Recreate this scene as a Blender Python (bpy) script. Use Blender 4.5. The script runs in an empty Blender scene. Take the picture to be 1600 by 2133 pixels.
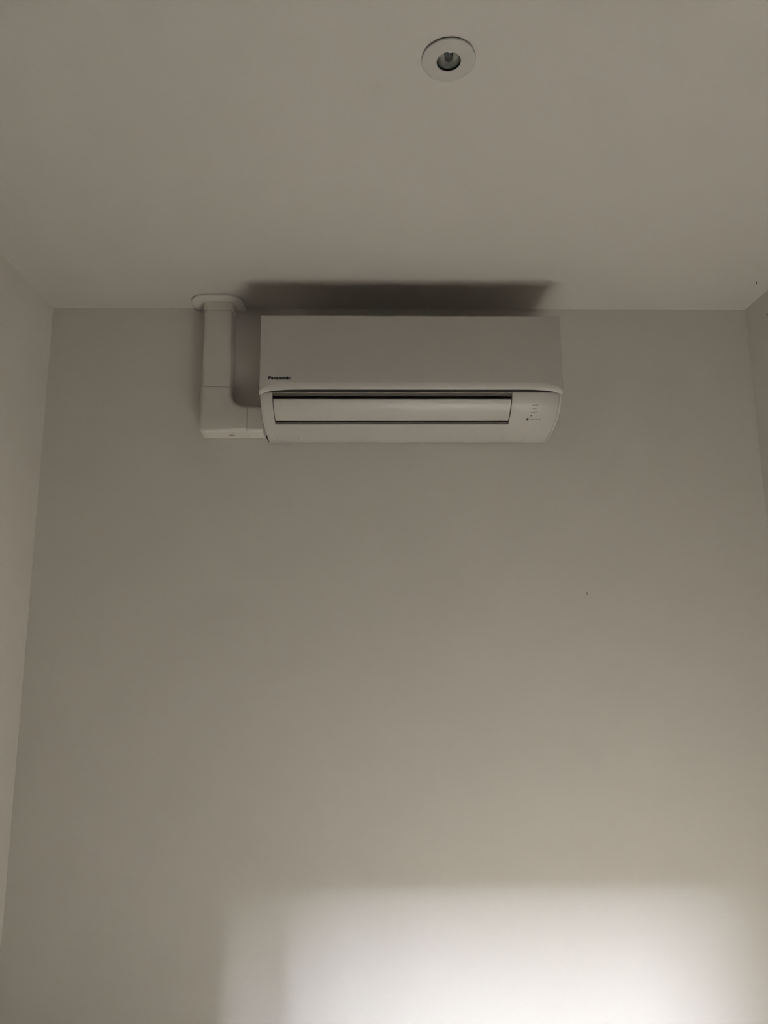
import bpy, bmesh, math, random
from mathutils import Vector, Matrix
random.seed(4)
SC = bpy.context.scene
COL = SC.collection

# ------------------------------------------------------------------ camera
EYE = 1.46                       # camera height above the floor (m)
F_PX = 1480.0                    # focal length for a 1600 px wide frame
YAW, PITCH, ROLL = 0.0188, 0.1772, -0.0060
cam_d = bpy.data.cameras.new('camera')
cam = bpy.data.objects.new('camera', cam_d)
COL.objects.link(cam)
fwd = Vector((math.sin(YAW)*math.cos(PITCH), math.cos(YAW)*math.cos(PITCH), math.sin(PITCH)))
rt = Vector((math.cos(YAW), -math.sin(YAW), 0))
up = rt.cross(fwd)
r2 = rt*math.cos(ROLL) + up*math.sin(ROLL)
u2 = -rt*math.sin(ROLL) + up*math.cos(ROLL)
cam.matrix_world = Matrix(((r2.x, u2.x, -fwd.x, 0), (r2.y, u2.y, -fwd.y, 0), (r2.z, u2.z, -fwd.z, EYE), (0, 0, 0, 1)))
cam_d.sensor_fit = 'HORIZONTAL'
cam_d.sensor_width = 36.0
cam_d.lens = 36.0*F_PX/1600.0
cam_d.clip_start = 0.02
SC.camera = cam

# ------------------------------------------------------------------ colour management, world, daylight
SC.view_settings.view_transform = 'Standard'
SC.view_settings.look = 'None'
SC.view_settings.exposure = 0.0
SC.view_settings.gamma = 1.0
SC.view_settings.use_curve_mapping = False
SC.cycles.max_bounces = 16
SC.cycles.diffuse_bounces = 12
SC.cycles.glossy_bounces = 6
SC.cycles.sample_clamp_indirect = 0.0
SC.cycles.caustics_reflective = False
SC.cycles.caustics_refractive = False

world = bpy.data.worlds.new('world')
SC.world = world
world.use_nodes = True
world.node_tree.nodes['Background'].inputs[0].default_value = (0.62, 0.72, 0.9, 1)
world.node_tree.nodes['Background'].inputs[1].default_value = 0.04

# sky through the window behind the camera, plus two added strip lights
def outdoor_light(name, x0, x1, z0, z1, y, power, color):
    d = bpy.data.lights.new(name, 'AREA')
    d.shape = 'RECTANGLE'
    d.size = x1-x0
    d.size_y = z1-z0
    d.energy = power
    d.color = color
    o = bpy.data.objects.new(name, d)
    COL.objects.link(o)
    o.location = ((x0+x1)/2, y, (z0+z1)/2)
    o.rotation_euler = (math.radians(90), 0, math.radians(0))
    # a +90 degree turn about x makes the light face +y, towards the window
    return o
SKY = (0.92, 0.98, 1.13)
outdoor_light('added_patch_edge', 0.00, 0.36, 3.87, 3.95, -8.0, 290, SKY)  # added strip light, steepens the top edge of the bright wall patch
outdoor_light('sky_glow', 0.00, 0.36, 3.95, 6.0, -8.0, 3150, SKY)
outdoor_light('added_patch_stripe', 0.42, 0.49, 3.87, 6.0, -8.0, 1300, SKY)  # added narrow light, makes the stripe at the patch's left end

# low sun shining through the window onto the floor at the foot of the far wall
sun_d = bpy.data.lights.new('sun', 'SUN')
sun_d.energy = 560
sun_d.angle = math.radians(1.0)
sun_d.color = (0.98, 0.965, 0.94)
sun = bpy.data.objects.new('sun', sun_d)
COL.objects.link(sun)
sun.rotation_euler = Vector((0.05, 1.0, -0.62)).to_track_quat('-Z', 'Y').to_euler()

# ------------------------------------------------------------------ materials
def mat(name, color, rough=0.5, metal=0.0, bump=0.0, bscale=300, var=0.0, spec=0.5, trans=0.0, ior=1.45, coat=0.0):
    m = bpy.data.materials.new(name)
    m.use_nodes = True
    nt = m.node_tree
    b = nt.nodes['Principled BSDF']
    b.inputs['Base Color'].default_value = (*color, 1)
    b.inputs['Roughness'].default_value = rough
    b.inputs['Metallic'].default_value = metal
    b.inputs['Specular IOR Level'].default_value = spec
    b.inputs['Transmission Weight'].default_value = trans
    b.inputs['IOR'].default_value = ior
    tc = nt.nodes.new('ShaderNodeTexCoord')
    if bump > 0:
        n = nt.nodes.new('ShaderNodeTexNoise')
        n.inputs['Scale'].default_value = bscale
        n.inputs['Detail'].default_value = 3
        nt.links.new(tc.outputs['Object'], n.inputs['Vector'])
        bp = nt.nodes.new('ShaderNodeBump')
        bp.inputs['Strength'].default_value = bump
        bp.inputs['Distance'].default_value = 0.001
        nt.links.new(n.outputs['Fac'], bp.inputs['Height'])
        nt.links.new(bp.outputs['Normal'], b.inputs['Normal'])
    if var > 0:
        n2 = nt.nodes.new('ShaderNodeTexNoise')
        n2.inputs['Scale'].default_value = 2.5
        n2.inputs['Detail'].default_value = 4
        nt.links.new(tc.outputs['Object'], n2.inputs['Vector'])
        r = nt.nodes.new('ShaderNodeValToRGB')
        r.color_ramp.elements[0].position = 0.3
        r.color_ramp.elements[1].position = 0.7
        r.color_ramp.elements[0].color = (*[c*(1-var) for c in color], 1)
        r.color_ramp.elements[1].color = (*[min(1, c*(1+var)) for c in color], 1)
        nt.links.new(n2.outputs['Fac'], r.inputs['Fac'])
        nt.links.new(r.outputs['Color'], b.inputs['Base Color'])
    return m

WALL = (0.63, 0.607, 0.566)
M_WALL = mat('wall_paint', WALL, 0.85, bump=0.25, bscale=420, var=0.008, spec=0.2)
M_WALL_L = mat('left_wall_lightened', (0.665, 0.641, 0.598), 0.85, bump=0.25, bscale=420, var=0.008, spec=0.2)  # wall paint lightened; the colour stands in for more light on this wall
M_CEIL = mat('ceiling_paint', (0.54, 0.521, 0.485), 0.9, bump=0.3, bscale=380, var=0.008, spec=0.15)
M_PLASTIC = mat('white_plastic', (0.475, 0.46, 0.43), 0.42, bump=0.04, bscale=900, spec=0.4)
M_DUCT = mat('trunking_plastic', (0.59, 0.57, 0.525), 0.5, bump=0.05, bscale=700, spec=0.35)
M_TRIM = mat('downlight_enamel', (0.46, 0.45, 0.422), 0.45, bump=0.03, bscale=800)
M_OUTLET = mat('outlet_grey_plastic', (0.075, 0.066, 0.052), 0.6)
M_BLACK = mat('dark_interior', (0.006, 0.006, 0.006), 0.9, spec=0.1)
M_INK = mat('black_print', (0.004, 0.004, 0.004), 0.5, spec=0.3)
M_STRIP = mat('grey_strip', (0.13, 0.12, 0.105), 0.5)
M_SEAM = mat('seam_shadow_line', (0.30, 0.27, 0.23), 0.8)
M_CHROME = mat('reflector_metal', (0.75, 0.75, 0.72), 0.32, metal=1.0)
M_GLASS = mat('lens_glass', (0.95, 0.97, 0.95), 0.03, trans=1.0, ior=1.46)
M_LED = mat('lamp_holder', (0.06, 0.065, 0.055), 0.5)
M_NAIL = mat('black_iron', (0.01, 0.009, 0.008), 0.5)
M_SCUFF = mat('scuffed_plaster', (0.25, 0.20, 0.15), 0.9)
M_FRAME = mat('window_paint', (0.7, 0.69, 0.66), 0.4)

def floor_mat():
    m = bpy.data.materials.new('oak_floor')
    m.use_nodes = True
    nt = m.node_tree
    b = nt.nodes['Principled BSDF']
    tc = nt.nodes.new('ShaderNodeTexCoord')
    br = nt.nodes.new('ShaderNodeTexBrick')
    br.inputs['Scale'].default_value = 1.0
    br.inputs['Brick Width'].default_value = 1.2
    br.inputs['Row Height'].default_value = 0.14
    br.inputs['Mortar Size'].default_value = 0.002
    br.inputs['Color1'].default_value = (0.13, 0.123, 0.112, 1)
    br.inputs['Color2'].default_value = (0.12, 0.114, 0.104, 1)
    br.inputs['Mortar'].default_value = (0.08, 0.06, 0.04, 1)
    nt.links.new(tc.outputs['Object'], br.inputs['Vector'])
    nt.links.new(br.outputs['Color'], b.inputs['Base Color'])
    b.inputs['Roughness'].default_value = 0.5
    return m
M_FLOOR = floor_mat()  # unseen floor, kept dark to deepen the ceiling shadow
M_REAR = mat('shadow_deepening_dark', (0.05, 0.048, 0.045), 0.9)  # unseen rear surfaces, made dark to cut bounce into the ceiling shadow

# ------------------------------------------------------------------ helpers
def obj(name, verts, faces, m, parent=None, smooth=False, recalc=True):
    me = bpy.data.meshes.new(name)
    me.from_pydata([tuple(v) for v in verts], [], faces)
    bm = bmesh.new(); bm.from_mesh(me)
    bmesh.ops.remove_doubles(bm, verts=bm.verts, dist=1e-6)
    if recalc: bmesh.ops.recalc_face_normals(bm, faces=bm.faces)
    bm.to_mesh(me); bm.free()
    me.materials.append(m)
    o = bpy.data.objects.new(name, me)
    COL.objects.link(o)
    if parent is not None: 
        o.parent = parent
    if smooth: smooth_by_angle(me, smooth)
    return o

def smooth_by_angle(me, ang):
    for p in me.polygons: p.use_smooth = True
    bm = bmesh.new(); bm.from_mesh(me)
    for e in bm.edges:
        if len(e.link_faces) == 2:
            e.smooth = e.calc_face_angle(0) < math.radians(ang)
        else: e.smooth = False
    bm.to_mesh(me); bm.free()

def bevel(o, w, seg=2, ang=35):
    md = o.modifiers.new('bevel', 'BEVEL')
    md.width = w; md.segments = seg; md.limit_method = 'ANGLE'; md.angle_limit = math.radians(ang)
    md.harden_normals = False
    return o

def box(x0, x1, y0, y1, z0, z1):
    v = [(x, y, z) for x in (x0, x1) for y in (y0, y1) for z in (z0, z1)]
    f = [(0, 1, 3, 2), (4, 6, 7, 5), (0, 4, 5, 1), (2, 3, 7, 6), (0, 2, 6, 4), (1, 5, 7, 3)]
    return v, f

def join(*vf):
    V, F = [], []
    for v, f in vf:
        n = len(V); V += list(v); F += [tuple(i+n for i in q) for q in f]
    return V, F

def empty(name, loc, label, cat, group=None):
    o = bpy.data.objects.new(name, None)
    COL.objects.link(o)
    o.location = loc
    o.empty_display_size = 0.05
    o['label'] = label; o['category'] = cat
    if group: o['group'] = group
    return o

def structure(name, vf, m):
    o = obj(name, *vf, m)
    o['kind'] = 'structure'
    return o

def prism_x(prof, x0, x1):
    """closed polygon prof [(y,z)] extruded along x"""
    n = len(prof)
    v = [(x0, a, b) for a, b in prof] + [(x1, a, b) for a, b in prof]
    f = [tuple(range(n)), tuple(range(2*n-1, n-1, -1))]
    f += [(i, (i+1) % n, n+(i+1) % n, n+i) for i in range(n)]
    return v, f

def prism_z(poly, z0, z1):
    n = len(poly)
    v = [(a, b, z0) for a, b in poly] + [(a, b, z1) for a, b in poly]
    f = [tuple(range(n)), tuple(range(2*n-1, n-1, -1))]
    f += [(i, (i+1) % n, n+(i+1) % n, n+i) for i in range(n)]
    return v, f

def lathe(prof, cx, cy, n=64):
    """rings [(r,z)] about a vertical axis; r = 0 closes the end"""
    v, f = [], []
    rings = []
    for r, z in prof:
        if r <= 1e-7:
            rings.append([len(v)]); v.append((cx, cy, z))
        else:
            s = len(v); rings.append(list(range(s, s+n)))
            v += [(cx+r*math.cos(2*math.pi*i/n), cy+r*math.sin(2*math.pi*i/n), z) for i in range(n)]
    for a, b in zip(rings[:-1], rings[1:]):
        for i in range(n):
            j = (i+1) % n
            if len(a) == 1 and len(b) == 1: continue
            if len(a) == 1: f.append((a[0], b[i], b[j]))
            elif len(b) == 1: f.append((a[i], b[0], a[j]))
            else: f.append((a[i], b[i], b[j], a[j]))
    return v, f

# ------------------------------------------------------------------ the room
YW = 1.9172                      # far wall
XL, XR = -0.9084, 1.0933         # side walls
ZC = EYE + 0.94                  # ceiling, 2.40 m
YR = -2.10                       # wall behind the camera
T = 0.15
structure('floor', box(XL-T, XR+T, YR-T, YW+T, -0.1, 0), M_FLOOR)
LX, LY, RD = .1300, 1.0175, .0443       # recessed downlight
def ceiling_vf():
    n = 48
    V = [(XL-T, YR-T, ZC), (XR+T, YR-T, ZC), (XR+T, YW+T, ZC), (XL-T, YW+T, ZC)]
    V += [(LX+.036*math.cos(2*math.pi*i/n), LY+.036*math.sin(2*math.pi*i/n), ZC) for i in range(n)]
    bm = bmesh.new()
    vs = [bm.verts.new(v) for v in V]
    es = [bm.edges.new((vs[i], vs[(i+1) % 4])) for i in range(4)] + [bm.edges.new((vs[4+i], vs[4+(i+1) % n])) for i in range(n)]
    bmesh.ops.triangle_fill(bm, edges=es, use_beauty=True)
    bm.verts.index_update()
    F = [tuple(v.index for v in f.verts) for f in bm.faces]
    bm.free()
    N = len(V)
    F += [tuple(i+N for i in f) for f in F]
    V += [(x, y, ZC+.15) for x, y, z in V]
    F += [(i, (i+1) % 4, N+(i+1) % 4, N+i) for i in range(4)]
    F += [(4+i, 4+(i+1) % n, N+4+(i+1) % n, N+4+i) for i in range(n)]
    return V, F
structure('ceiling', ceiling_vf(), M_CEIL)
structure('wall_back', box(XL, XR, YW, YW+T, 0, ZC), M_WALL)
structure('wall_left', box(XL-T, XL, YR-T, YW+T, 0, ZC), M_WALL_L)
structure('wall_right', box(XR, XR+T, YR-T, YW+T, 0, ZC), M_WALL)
WX0, WX1, WZ0, WZ1 = -0.03, 0.615, 1.52, 2.10      # window in the wall behind the camera
structure('wall_front', join(box(XL, WX0, YR-0.06, YR, 0, ZC), box(WX1, XR, YR-0.06, YR, 0, ZC),
                            box(WX0, WX1, YR-0.06, YR, 0, WZ0), box(WX0, WX1, YR-0.06, YR, WZ1, ZC)), M_REAR)
# unseen dark panels, added on the side walls to deepen the ceiling shadow
structure('shade_panel_1', box(XL, XL+.02, YR, .55, 0, ZC), M_REAR)
structure('shade_panel_2', box(XR-.02, XR, YR, .55, 0, ZC), M_REAR)
structure('window_1', join(box(WX0-.03, WX0, YR, YR+.012, WZ0-.03, WZ1+.03), box(WX1, WX1+.03, YR, YR+.012, WZ0-.03, WZ1+.03),
                           box(.038, .066, YR-.04, YR-.01, WZ0, WZ1),
                           box(WX0, WX1, YR, YR+.012, WZ1, WZ1+.03), box(WX0-.05, WX1+.05, YR, YR+.03, WZ0-.03, WZ0)), M_FRAME)
h = 0.07
structure('baseboard_back', box(XL, XR, YW-.012, YW, 0, h), M_FRAME)
structure('baseboard_left', box(XL, XL+.012, .55, YW-.012, 0, h), M_FRAME)
structure('baseboard_right', box(XR-.012, XR, .55, YW-.012, 0, h), M_FRAME)

# ------------------------------------------------------------------ wall-mounted air conditioner
AX0, AX1 = -0.281, 0.490
AXC = (AX0+AX1)/2
AZ = EYE
ac = empty('air_conditioner', (AXC, YW, AZ+0.5376), 'white wall-mounted air conditioner indoor unit high on the far wall below the ceiling', 'air conditioner')
OFF = Vector(ac.location)
def A(w, z): return (YW-w, AZ+z)          # distance from wall, height above the eye
def aobj(name, vf, m, parent=ac, **k):
    v, f = vf
    o = obj(name, [Vector(q)-OFF for q in v], f, m, parent, **k)
    return o

BZ = [(.192, .622), (.178, .566), (.12, .549), (.020, .5376)]
def bz(t, off=0.0):
    a = [(1-t)**3, 3*t*(1-t)**2, 3*t*t*(1-t), t**3]
    w = sum(k*p[0] for k, p in zip(a, BZ)); z = sum(k*p[1] for k, p in zip(a, BZ))
    if off:
        d = [3*(1-t)**2, 6*t*(1-t), 3*t*t]
        dw = sum(k*(q[0]-p[0]) for k, p, q in zip(d, BZ, BZ[1:])); dz = sum(k*(q[1]-p[1]) for k, p, q in zip(d, BZ, BZ[1:]))
        L = math.hypot(dw, dz); w += -dz/L*off; z += dw/L*off      # outward normal (towards the room and down)
    return w, z

# chassis: the box behind the front panel, with the back plate reaching down
prof = [(.001, .8185), (.190, .8185), (.190, .647), (.030, .646), (.018, .545), (.001, .545)]
aobj('chassis', prism_x([A(*q) for q in prof], AX0+.004, AX1-.004), M_PLASTIC)

# end trims: full side profile, their outer edge rounded
def side_trim(xa, xb):
    """xa = seam side, xb = outer face"""
    sgn = 1 if xb > xa else -1
    r = 0.0028
    V, F = [], []
    base = [(.001, .815), (.1885, .815)]
    ts = [i/20 for i in range(21)]
    rings = []
    for x, ins in [(xa, 0.0004), (xa+sgn*.0003, 0)] + [(xb-sgn*r*(1-math.sin(a)), r*(1-math.cos(a))) for a in [math.radians(k) for k in (0, 30, 60, 90)]]:
        ring = [(x, *A(.001, .640)), (x, *A(.1955-ins, .640)), (x, *A(.1955-ins, .626))]
        for t in ts[1:]:
            w, z = bz(t, -ins)
            ring.append((x, *A(w, z)))
        ring.append((x, *A(.012, .5384+ins)))
        ring.append((x, *A(.001, .5390+ins)))
        rings.append(ring)
    n = len(rings[0])
    for rg in rings: V += rg
    for k in range(len(rings)-1):
        for i in range(n):
            j = (i+1) % n
            F.append((k*n+i, k*n+j, (k+1)*n+j, (k+1)*n+i))
    F.append(tuple(range(n))); F.append(tuple(range(len(V)-n, len(V))))
    return V, F
SEAM_L, SEAM_R = AX0+.0065, AX1-.0065
aobj('side_trim', side_trim(SEAM_L, AX0), M_PLASTIC, smooth=35)
aobj('side_trim', side_trim(SEAM_R+.0003, AX1), M_PLASTIC, smooth=35)

# lower body shell with the outlet opening cut in it
OX0, OX1, OT0, OT1 = -0.2495, 0.3625, 0.0245, 0.606
def lower_body():
    xs = [SEAM_L, SEAM_L+.0012, OX0-.006] + [OX0, 0.0, 0.1, 0.2, OX1, OX1+.006, .42, SEAM_R-.0012, SEAM_R-.0003]
    ts = [.0222, .0234, OT0] + [OT0+(OT1-OT0)*i/16 for i in range(1, 16)] + [OT1] + [OT1+(1-OT1)*i/10 for i in range(1, 11)]
    V, F = [], []
    def pt(x, t):
        e = 0.0006 if x == xs[-1] else 0
        w, z = bz(t, -e); return (x, *A(w, z))
    grid = [[pt(x, t) for t in ts] for x in xs]
    n = len(ts)
    for c in grid: V += c
    iOX0, iOX1 = xs.index(OX0), xs.index(OX1)
    jO0, jO1 = ts.index(OT0), ts.index(OT1)
    for i in range(len(xs)-1):
        for j in range(n-1):
            if iOX0 <= i < iOX1 and jO0 <= j < jO1: continue
            F.append((i*n+j, (i+1)*n+j, (i+1)*n+j+1, i*n+j+1))
    # upper return: back under the front panel lip, and the lower return to the wall
    for extra, j in (([(.1700, .6175), (.1690, .646)], 0), ([(.012, .5384), (.004, .5390)], n-1)):
        prev = [i*n+j for i in range(len(xs))]
        for w, z in extra:
            s = len(V); V += [(x, *A(w, z)) for x in xs]
            cur = list(range(s, s+len(xs)))
            F += [(prev[i], prev[i+1], cur[i+1], cur[i]) for i in range(len(xs)-1)]
            prev = cur
    # rim of the opening, 3 mm thick
    rimt = ts[jO0:jO1+1]
    for x, sg in ((OX0, 1), (OX1, -1)):
        s = len(V)
        for t in rimt: V.append((x, *A(*bz(t))))
        for t in rimt: V.append((x, *A(*bz(t, -.003))))
        m = len(rimt)
        F += [(s+k, s+k+1, s+m+k+1, s+m+k) for k in range(m-1)]
    for t in (OT0, OT1):
        s = len(V); V += [(OX0, *A(*bz(t))), (OX1, *A(*bz(t))), (OX1, *A(*bz(t, -.003))), (OX0, *A(*bz(t, -.003)))]
        F.append((s, s+1, s+2, s+3))
    return V, F
lb = aobj('lower_body', lower_body(), M_PLASTIC, smooth=40)

# outlet recess (grey plastic throat, black depth)
def throat():
    V, F = [], []
    # cross-section running from the top rim inwards and back down to the lower rim
    t0 = bz(OT0, -.0025); t1 = bz(OT1, -.0025)
    sec = [t0, (.1765, .6108), (.172, .6135), (.150, .636), (.085, .640), (.070, .60), (.098, .566), t1]
    xs = [OX0+.0003, OX1-.0003]
    n = len(sec)
    for x in xs: V += [(x, *A(*q)) for q in sec]
    F += [(i, i+1, n+i+1, n+i) for i in range(n-1)]
    F.append(tuple(range(n))); F.append(tuple(range(n, 2*n)))
    return V, F
th = aobj('outlet_throat', throat(), M_OUTLET)
th.data.materials.append(M_BLACK)
for p in th.data.polygons:
    if len(p.vertices) == 4:
        zc = sum(th.data.vertices[i].co.z for i in p.vertices)/4 + OFF.z - AZ
        wc = YW - (sum(th.data.vertices[i].co.y for i in p.vertices)/4 + OFF.y)
        if wc < .168 : p.material_index = 1
    else: p.material_index = 1

# the louvre flap: a long thin curved blade closing the outlet
def blade(xa, xb, ta, tb, off, thick, n=14, taper=0.0):
    V, F = [], []
    ts = [ta+(tb-ta)*i/n for i in range(n+1)]
    sec = [bz(t, off) for t in ts] + [bz(t, off-thick) for t in reversed(ts)]
    m = len(sec)
    V = [(xa, *A(*q)) for q in sec] + [(xb, *A(*q)) for q in sec]
    F = [tuple(range(m)), tuple(range(2*m-1, m-1, -1))]
    F += [(i, (i+1) % m, m+(i+1) % m, m+i) for i in range(m)]
    return V, F
fl = aobj('louvre_flap', blade(-.2480, .3605, .124, .524, -.0005, .0045), M_PLASTIC)
bevel(fl, .0012, 2, 50)
# lower edge strips of the outlet
aobj('outlet_strip', blade(OX0+.001, OX1-.001, .557, .574, -.0012, .002, n=2), M_STRIP)
aobj('outlet_strip', blade(OX0+.001, OX1-.001, .583, .597, -.0010, .002, n=2), M_STRIP)
for x in (-.221, .318, .347):
    aobj('outlet_rib', blade(x-.0006, x+.0006, .530, .556, -.003, .002, n=2), M_STRIP)

# front panel with its rounded lower corners and curved lip
def ell(d, a, b):
    u = max(0.0, 1-d/a); u = min(u, 1.0)
    return b*(1-math.sqrt(max(0.0, 1-u*u)))
def front_panel():
    W = AX1-AX0
    ds = [0, .0006, .0015, .003, .005, .008, .012, .017, .023, .03, .038, .047, .057, .068, .08, .095]
    xs = [AX0+d for d in ds] + [AX0+.095+(W-.19)*k/10 for k in range(1, 10)] + [AX1-d for d in reversed(ds)]
    V, F = [], []
    n = None
    for x in xs:
        d = min(x-AX0, AX1-x)
        zA = .6393-ell(d, .078, .026)
        zB = .6242-ell(d, .092, .0165)
        r = .0022
        e = ell(d, r, r)                     # small edge rounding in depth
        sec = [(.190, .8205), (.2035-e, .8205), (.2050-e, .8190), (.2050-e, zA+.0015), (.2046-e, zA), (.2015-e, zA-(zA-zB)*.45),
               (.1975-e, zB+.0008), (.1965-e, zB), (.1945, zB+.0006), (.1925, zB+.006), (.1925, .648), (.190, .648)]
        # hidden back edge keeps off the chassis
        n = len(sec)
        V += [(x, *A(*q)) for q in sec]
    for i in range(len(xs)-1):
        for j in range(n):
            k = (j+1) % n
            F.append((i*n+j, (i+1)*n+j, (i+1)*n+k, i*n+k))
    F.append(tuple(range(n))); F.append(tuple(range(len(V)-n, len(V))))
    return V, F
fp = aobj('front_panel', front_panel(), M_PLASTIC, smooth=28)

# dark pipe notch at the lower left corner
aobj('pipe_notch', prism_x([A(*q) for q in [(.066, .5415), (.022, .5375), (.012, .5384), (.012, .5440), (.050, .5475)]], AX0-.0012, AX0+.0005), M_BLACK)

# fine seams of the clip covers on the bottom edge
for x, lean in ((-.2555, -1), (-.1965, -1), (.3595, 1), (.4195, 1)):
    V = []
    for t, dx in ((.885, .0012*lean), (.955, -.0012*lean)):
        for sx in (-.00045, .00045):
            V.append((x+dx+sx, *A(*bz(t, .00015))))
    for t, dx in ((.885, .0012*lean), (.955, -.0012*lean)):
        for sx in (-.00045, .00045):
            V.append((x+dx+sx, *A(*bz(t, -.0008))))
    aobj('clip_seam', (V, [(0, 1, 3, 2), (4, 6, 7, 5), (0, 4, 5, 1), (2, 3, 7, 6), (0, 2, 6, 4), (1, 5, 7, 3)]), M_SEAM, parent=ac)

# lettering -----------------------------------------------------------------
def text_mesh(body, bold=0.0, extrude=0.02, shear=0.0):
    cu = bpy.data.curves.new('lettering', 'FONT')
    cu.body = body; cu.size = 1.0; cu.offset = bold; cu.extrude = extrude; cu.shear = shear
    cu.resolution_u = 6
    to = bpy.data.objects.new('lettering_curve', cu)
    COL.objects.link(to)
    bpy.context.view_layer.update()
    me = bpy.data.meshes.new_from_object(to.evaluated_get(bpy.context.evaluated_depsgraph_get()))
    bpy.data.objects.remove(to); bpy.data.curves.remove(cu)
    return me
def place_text(name, body, x0, x1, t_or_z, hgt, parent, slanted, bold=0.0, shear=0.0, label=None):
    me = text_mesh(body, bold, .02, shear)
    xs = [v.co.x for v in me.vertices]; ys = [v.co.y for v in me.vertices]
    ax, bx_, ay, by = min(xs), max(xs), min(ys), max(ys)
    if slanted:
        w0, z0 = bz(t_or_z, .0001); w1, z1 = bz(t_or_z+.02, .0001)
        d = Vector((0, -(w1-w0), z1-z0)).normalized()            # downwards along the surface
        org = Vector((0, *A(w0, z0)))
    else:
        d = Vector((0, 0, -1)); org = Vector((0, *A(.2051, t_or_z)))
    upv = -d
    nrm = Vector((1, 0, 0)).cross(upv)
    for v in me.vertices:
        fx = (v.co.x-ax)/(bx_-ax); fy = (v.co.y-ay)/(by-ay)
        x = x0+(x1-x0)*fx
        v.co = Vector((x, 0, 0)) + org + upv*(hgt*fy) + nrm*(v.co.z*.005) - OFF
    me.materials.clear(); me.materials.append(M_INK)
    o = bpy.data.objects.new(name, me); COL.objects.link(o); o.parent = parent
    return o
place_text('brand_lettering', 'Panasonic', -.2580, -.2016, .6472, .0088, fp, False, bold=.042)
place_text('indicator_lettering', 'POWER', .4163, .4306, .236, .0031, lb, True, bold=.004)
place_text('indicator_lettering', 'TIMER', .4166, .4280, .302, .0031, lb, True, bold=.004)
place_text('indicator_lettering', 'nanoe X', .4150, .4298, .366, .0031, lb, True, bold=.004)
place_text('feature_lettering', 'inverter', .4125, .4385, .496, .0034, lb, True, bold=.03)
place_text('feature_lettering', 'X', .4385, .4445, .505, .0054, lb, True, bold=.03, shear=.4)
def slanted_poly(name, pts, t):
    w0, z0 = bz(t, .0002); w1, z1 = bz(t+.02, .0002)
    d = Vector((0, -(w1-w0), z1-z0)).normalized(); org = Vector((0, *A(w0, z0))); nrm = Vector((1, 0, 0)).cross(-d)
    n = len(pts)
    V = [Vector((x, 0, 0))+org-d*y+nrm*.0001 for x, y in pts] + [Vector((x, 0, 0))+org-d*y-nrm*.0006 for x, y in pts]
    F = [tuple(range(n)), tuple(range(2*n-1, n-1, -1))] + [(i, (i+1) % n, n+(i+1) % n, n+i) for i in range(n)]
    return aobj(name, (V, F), M_INK, parent=lb)
slanted_poly('feature_dot', [(.4095+.0028*math.cos(a), .0014+.0040*math.sin(a)) for a in [2*math.pi*i/24 for i in range(24)]], .498)
slanted_poly('wireless_symbol', [(.4150, .0046), (.4192, .0046), (.4176, .0022), (.4176, 0), (.4167, 0), (.4167, .0022)], .440)

# ------------------------------------------------------------------ pipe trunking
tr = empty('pipe_trunking', (-.425, YW, EYE+.553), 'white plastic pipe trunking running from the ceiling down and turning to the air conditioner', 'pipe cover')
TOFF = Vector(tr.location)
def tobj(name, vf, m=M_DUCT, parent=tr, **k):
    v, f = vf
    return obj(name, [Vector(q)-TOFF for q in v], f, m, parent, **k)
def Z(z): return EYE+z
def duct_section(c0, c1, w1, g=0.0):
    """cross-section across the run: from c0 to c1 (back width), depth w1, rounded front corners"""
    c0 -= g; c1 += g; w1 += g
    r = .010
    pts = [(c0, .0005), (c0+.0022, w1-r)]
    for k in range(1, 6):
        a = math.radians(90*k/5); pts.append((c0+.0022+r*(1-math.cos(a)), w1-r+r*math.sin(a)))
    for k in range(0, 6):
        a = math.radians(90*k/5); pts.append((c1-.0022-r*(1-math.sin(a)), w1-r+r*math.cos(a)))
    pts.append((c1, .0005))
    return pts
DX0, DX1, DW = -.4660, -.3835, .0560
def vduct(z0, z1, g=0.0):
    return prism_z([(a, YW-b) for a, b in duct_section(DX0, DX1, DW, g)], Z(z0), Z(z1))
tobj('vertical_duct', vduct(.6842, .9072), smooth=30)
tobj('collar', vduct(.9082, .932, .0026), smooth=30)
tobj('joint_ring', vduct(.6806, .6832, .0006), smooth=30)
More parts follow.
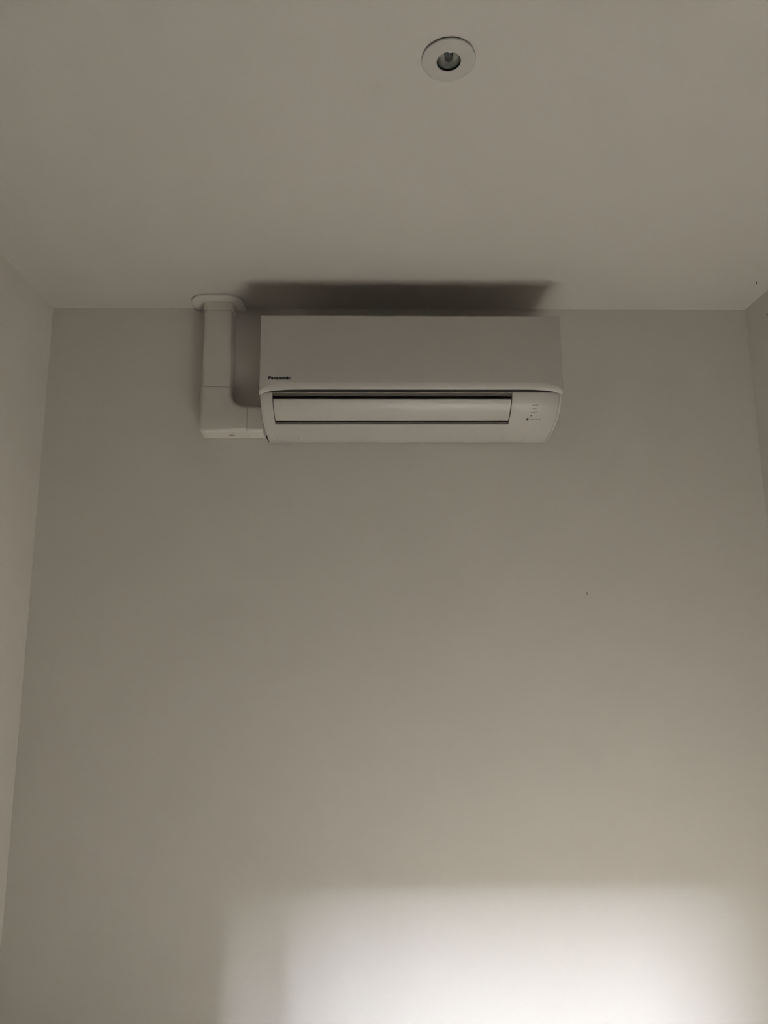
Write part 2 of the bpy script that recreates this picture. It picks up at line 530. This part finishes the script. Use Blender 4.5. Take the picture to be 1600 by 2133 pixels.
# elbow: section swept round a quarter turn, outer corner squared off
EB0, EB1 = .553, .6325            # bottom and top of the horizontal run
def elbow():
    g = .0022
    secs = []
    ri = .036                      # inner radius
    cxx, czz = DX1+ri+g*0, EB1+ri  # centre of the inner bend
    def sec(p_in, p_out):
        """p_in, p_out: (x,z) of the inner and outer edge; section between them"""
        L = math.hypot(p_out[0]-p_in[0], p_out[1]-p_in[1])
        base = duct_section(0, 1, DW, g)
        out = []
        r = .012
        prof = [(0, .0005), (.002, DW+g-r)]
        for k in range(1, 6):
            a = math.radians(90*k/5); prof.append((.002+r*(1-math.cos(a)), DW+g-r+r*math.sin(a)))
        for k in range(0, 6):
            a = math.radians(90*k/5); prof.append((L-.003-r*(1-math.sin(a)), DW+g-r+r*math.cos(a)))
        prof.append((L, .0005))
        for s, w in prof:
            k = s/L
            out.append((p_in[0]+(p_out[0]-p_in[0])*k, YW-w, Z(p_in[1]+(p_out[1]-p_in[1])*k)))
        return out
    xin = DX1+g; xout = DX0-g; zin = EB1+g-.002; zout = EB0
    secs.append(sec((xin, .6800), (xout, .6800)))
    N = 12
    ci = (xin+ri, zin+ri)
    for k in range(N+1):
        a = math.radians(90*k/N)
        pi = (ci[0]-ri*math.cos(a), ci[1]-ri*math.sin(a))
        # outer path: square corner with a small radius ro
        ro = .013
        f = k/N
        # outer straight down, rounded corner in the middle, then straight right
        if f < .3: 
            u = f/.3; po = (xout, ci[1]+(zout+ro-ci[1])*u)
        elif f > .7:
            u = (f-.7)/.3; po = (xout+ro+(ci[0]-xout-ro)*u, zout)
        else:
            b = math.radians(90*(f-.3)/.4); po = (xout+ro*(1-math.cos(b)), zout+ro*(1-math.sin(b)))
        secs.append(sec(pi, po))
    secs.append(sec((-.3365, zin), (-.3365, zout)))
    n = len(secs[0]); V = []; F = []
    for s in secs: V += s
    for i in range(len(secs)-1):
        for j in range(n):
            k = (j+1) % n
            F.append((i*n+j, (i+1)*n+j, (i+1)*n+k, i*n+k))
    F.append(tuple(range(n))); F.append(tuple(range(len(V)-n, len(V))))
    return V, F
tobj('elbow', elbow(), smooth=35)
# short horizontal run from the elbow into the side of the unit
def hduct(x0, x1, g=0.0):
    s = duct_section(EB0+.0012, EB1-.001, DW-.0005, g)
    return prism_x([(YW-b, Z(a)) for a, b in s], x0, x1)
tobj('horizontal_duct', hduct(-.3358, -.2922), smooth=30)
tobj('end_sleeve', hduct(-.2918, -.2818, -.002), smooth=30)
# moulding slot on the underside of the elbow
tobj('moulding_slot', box(-.387, -.372, YW-.034, YW-.032, Z(.5518), Z(.5532)), M_SEAM)
# flange plate on the ceiling
def flange():
    x0, x1, y0, y1, r = -.5010, -.3560, YW-.088, YW-.0005, .042
    def outline(ins):
        P = [(x1-ins, y1), (x0+ins, y1)]
        for k in range(0, 13):
            a = math.radians(90*k/12); P.append((x0+r-(r-ins)*math.cos(a), y0+r-(r-ins)*math.sin(a)))
        for k in range(0, 13):
            a = math.radians(90*k/12); P.append((x1-r+(r-ins)*math.sin(a), y0+r-(r-ins)*math.cos(a)))
        return P
    V, F = [], []
    lev = [(0.0015, ZC-.0006), (0, ZC-.0012), (0, ZC-.0050), (.0012, ZC-.0068), (.004, ZC-.0078)]
    rings = []
    for ins, z in lev:
        s = len(V); o = outline(ins); V += [(x, y, z) for x, y in o]; rings.append(range(s, s+len(o)))
    n = len(rings[0])
    for a, b in zip(rings[:-1], rings[1:]):
        F += [(a[i], a[(i+1) % n], b[(i+1) % n], b[i]) for i in range(n)]
    F.append(tuple(rings[0])); F.append(tuple(rings[-1]))
    return V, F
tobj('ceiling_flange', flange(), smooth=35)
bm_v, bm_f = lathe([(0, ZC-.0004), (.0032, ZC-.0004), (.0030, ZC-.0030), (0, ZC-.0042)], -.408, YW-.0905, 16)
tobj('flange_tab', (bm_v, bm_f), smooth=40)

# ------------------------------------------------------------------ recessed downlight
dl = empty('downlight', (LX, LY, ZC), 'small round white recessed downlight with a clear lens in the ceiling', 'ceiling light')
DOFF = Vector(dl.location)
def dobj(name, vf, m, parent=dl, **k):
    v, f = vf
    return obj(name, [Vector(q)-DOFF for q in v], f, m, parent, **k)
dobj('trim_ring', lathe([(.0205, ZC+.0010), (.0352, ZC+.0010), (.0354, ZC-.0002), (.0405, ZC-.0004), (.0408, ZC-.0019), (RD-.0005, ZC-.0019), (RD, ZC-.0022), (RD, ZC-.0038), (RD-.0006, ZC-.0048), (RD-.0022, ZC-.0054), (.030, ZC-.0062), (.0212, ZC-.0064),
                         (.0200, ZC-.0060), (.0197, ZC-.0052), (.0197, ZC+.0005), (.0205, ZC+.0010)], LX, LY, 96), M_TRIM, smooth=30)
dobj('lamp_housing', lathe([(.0196, ZC-.0050), (.0196, ZC+.040), (0, ZC+.040), (0, ZC+.042), (.034, ZC+.042), (.034, ZC+.0015), (.0200, ZC+.0015), (.0200, ZC+.0008), (.01962, ZC-.0050), (.0196, ZC-.0050)], LX, LY, 64), M_BLACK)
dobj('reflector', lathe([(.0180, ZC-0.0020), (.0172, ZC+0.0030), (.0150, ZC+0.0080), (.0110, ZC+0.0120), (.0068, ZC+0.0140)], LX, LY, 14), M_CHROME)
lens = dobj('lens', lathe([(0, ZC-0.0048), (.0060, ZC-0.0046), (.0110, ZC-0.0038), (.0150, ZC-0.0028), (.0176, ZC-0.0016), (.0182, ZC-0.0008), (.0182, ZC+0.0004), (0, ZC+0.0004)], LX, LY, 48), M_GLASS, smooth=40)
dobj('lens_rim', lathe([(.0183, ZC-0.0022), (.0188, ZC-0.0026), (.0193, ZC-0.0020), (.0193, ZC+0.0006), (.0183, ZC+0.0006), (.0183, ZC-0.0022)], LX, LY, 64), M_LED, smooth=30)
dobj('lamp_chip', lathe([(0, ZC+.0008), (.0052, ZC+.0008), (.0060, ZC+.0016), (.0062, ZC+.0060), (.0066, ZC+.0140), (0, ZC+.0143)], LX, LY, 24), M_LED)

# ------------------------------------------------------------------ small marks
# one mesh each is enough at this size
def nail_mesh(name, loc, axis, ln, label):
    v, f = lathe([(0, 0), (.0008, 0), (.0008, ln-.0014), (.0014, ln-.0010), (.0014, ln), (0, ln)], 0, 0, 12)
    rot = Vector((0, 0, 1)).rotation_difference(Vector(axis)).to_matrix()
    o = obj(name, [rot @ Vector(q) for q in v], f, M_NAIL, smooth=40)
    o.location = loc
    o['label'] = label; o['category'] = 'nail'
    return o
nail_mesh('nail', (1.0385, 1.7535, ZC), (0, 0.1, -1), .0058, 'tiny black nail sticking down out of the ceiling near the right corner')
nail_mesh('nail', (XR, 1.8082, EYE+.8725), (-1, 0, 0), .0035, 'tiny black nail sticking out of the right wall by the corner')
def chip(name, pts, label, cat, z, x):
    n = len(pts)
    V = [(x+a, YW-.0004, z+b) for a, b in pts] + [(x+a*.8, YW-.0012, z+b*.9) for a, b in pts] + [(x+a, YW, z+b) for a, b in pts]
    F = [tuple(range(n, 2*n)), tuple(range(2*n, 3*n))] + [(i, (i+1) % n, n+(i+1) % n, n+i) for i in range(n)] + [(2*n+i, 2*n+(i+1) % n, (i+1) % n, i) for i in range(n)]
    o = obj(name, V, F, M_SCUFF)
    o['label'] = label; o['category'] = cat
    return o
chip('plaster_chip', [(-.0010, .0045), (.0006, .0040), (.0016, .0010), (.0018, -.0030), (.0008, -.0042), (.0001, -.0010), (-.0014, .0020)],
     'small brown chip in the plaster of the far wall below the air conditioner', 'wall mark', EYE+.1173, .583)
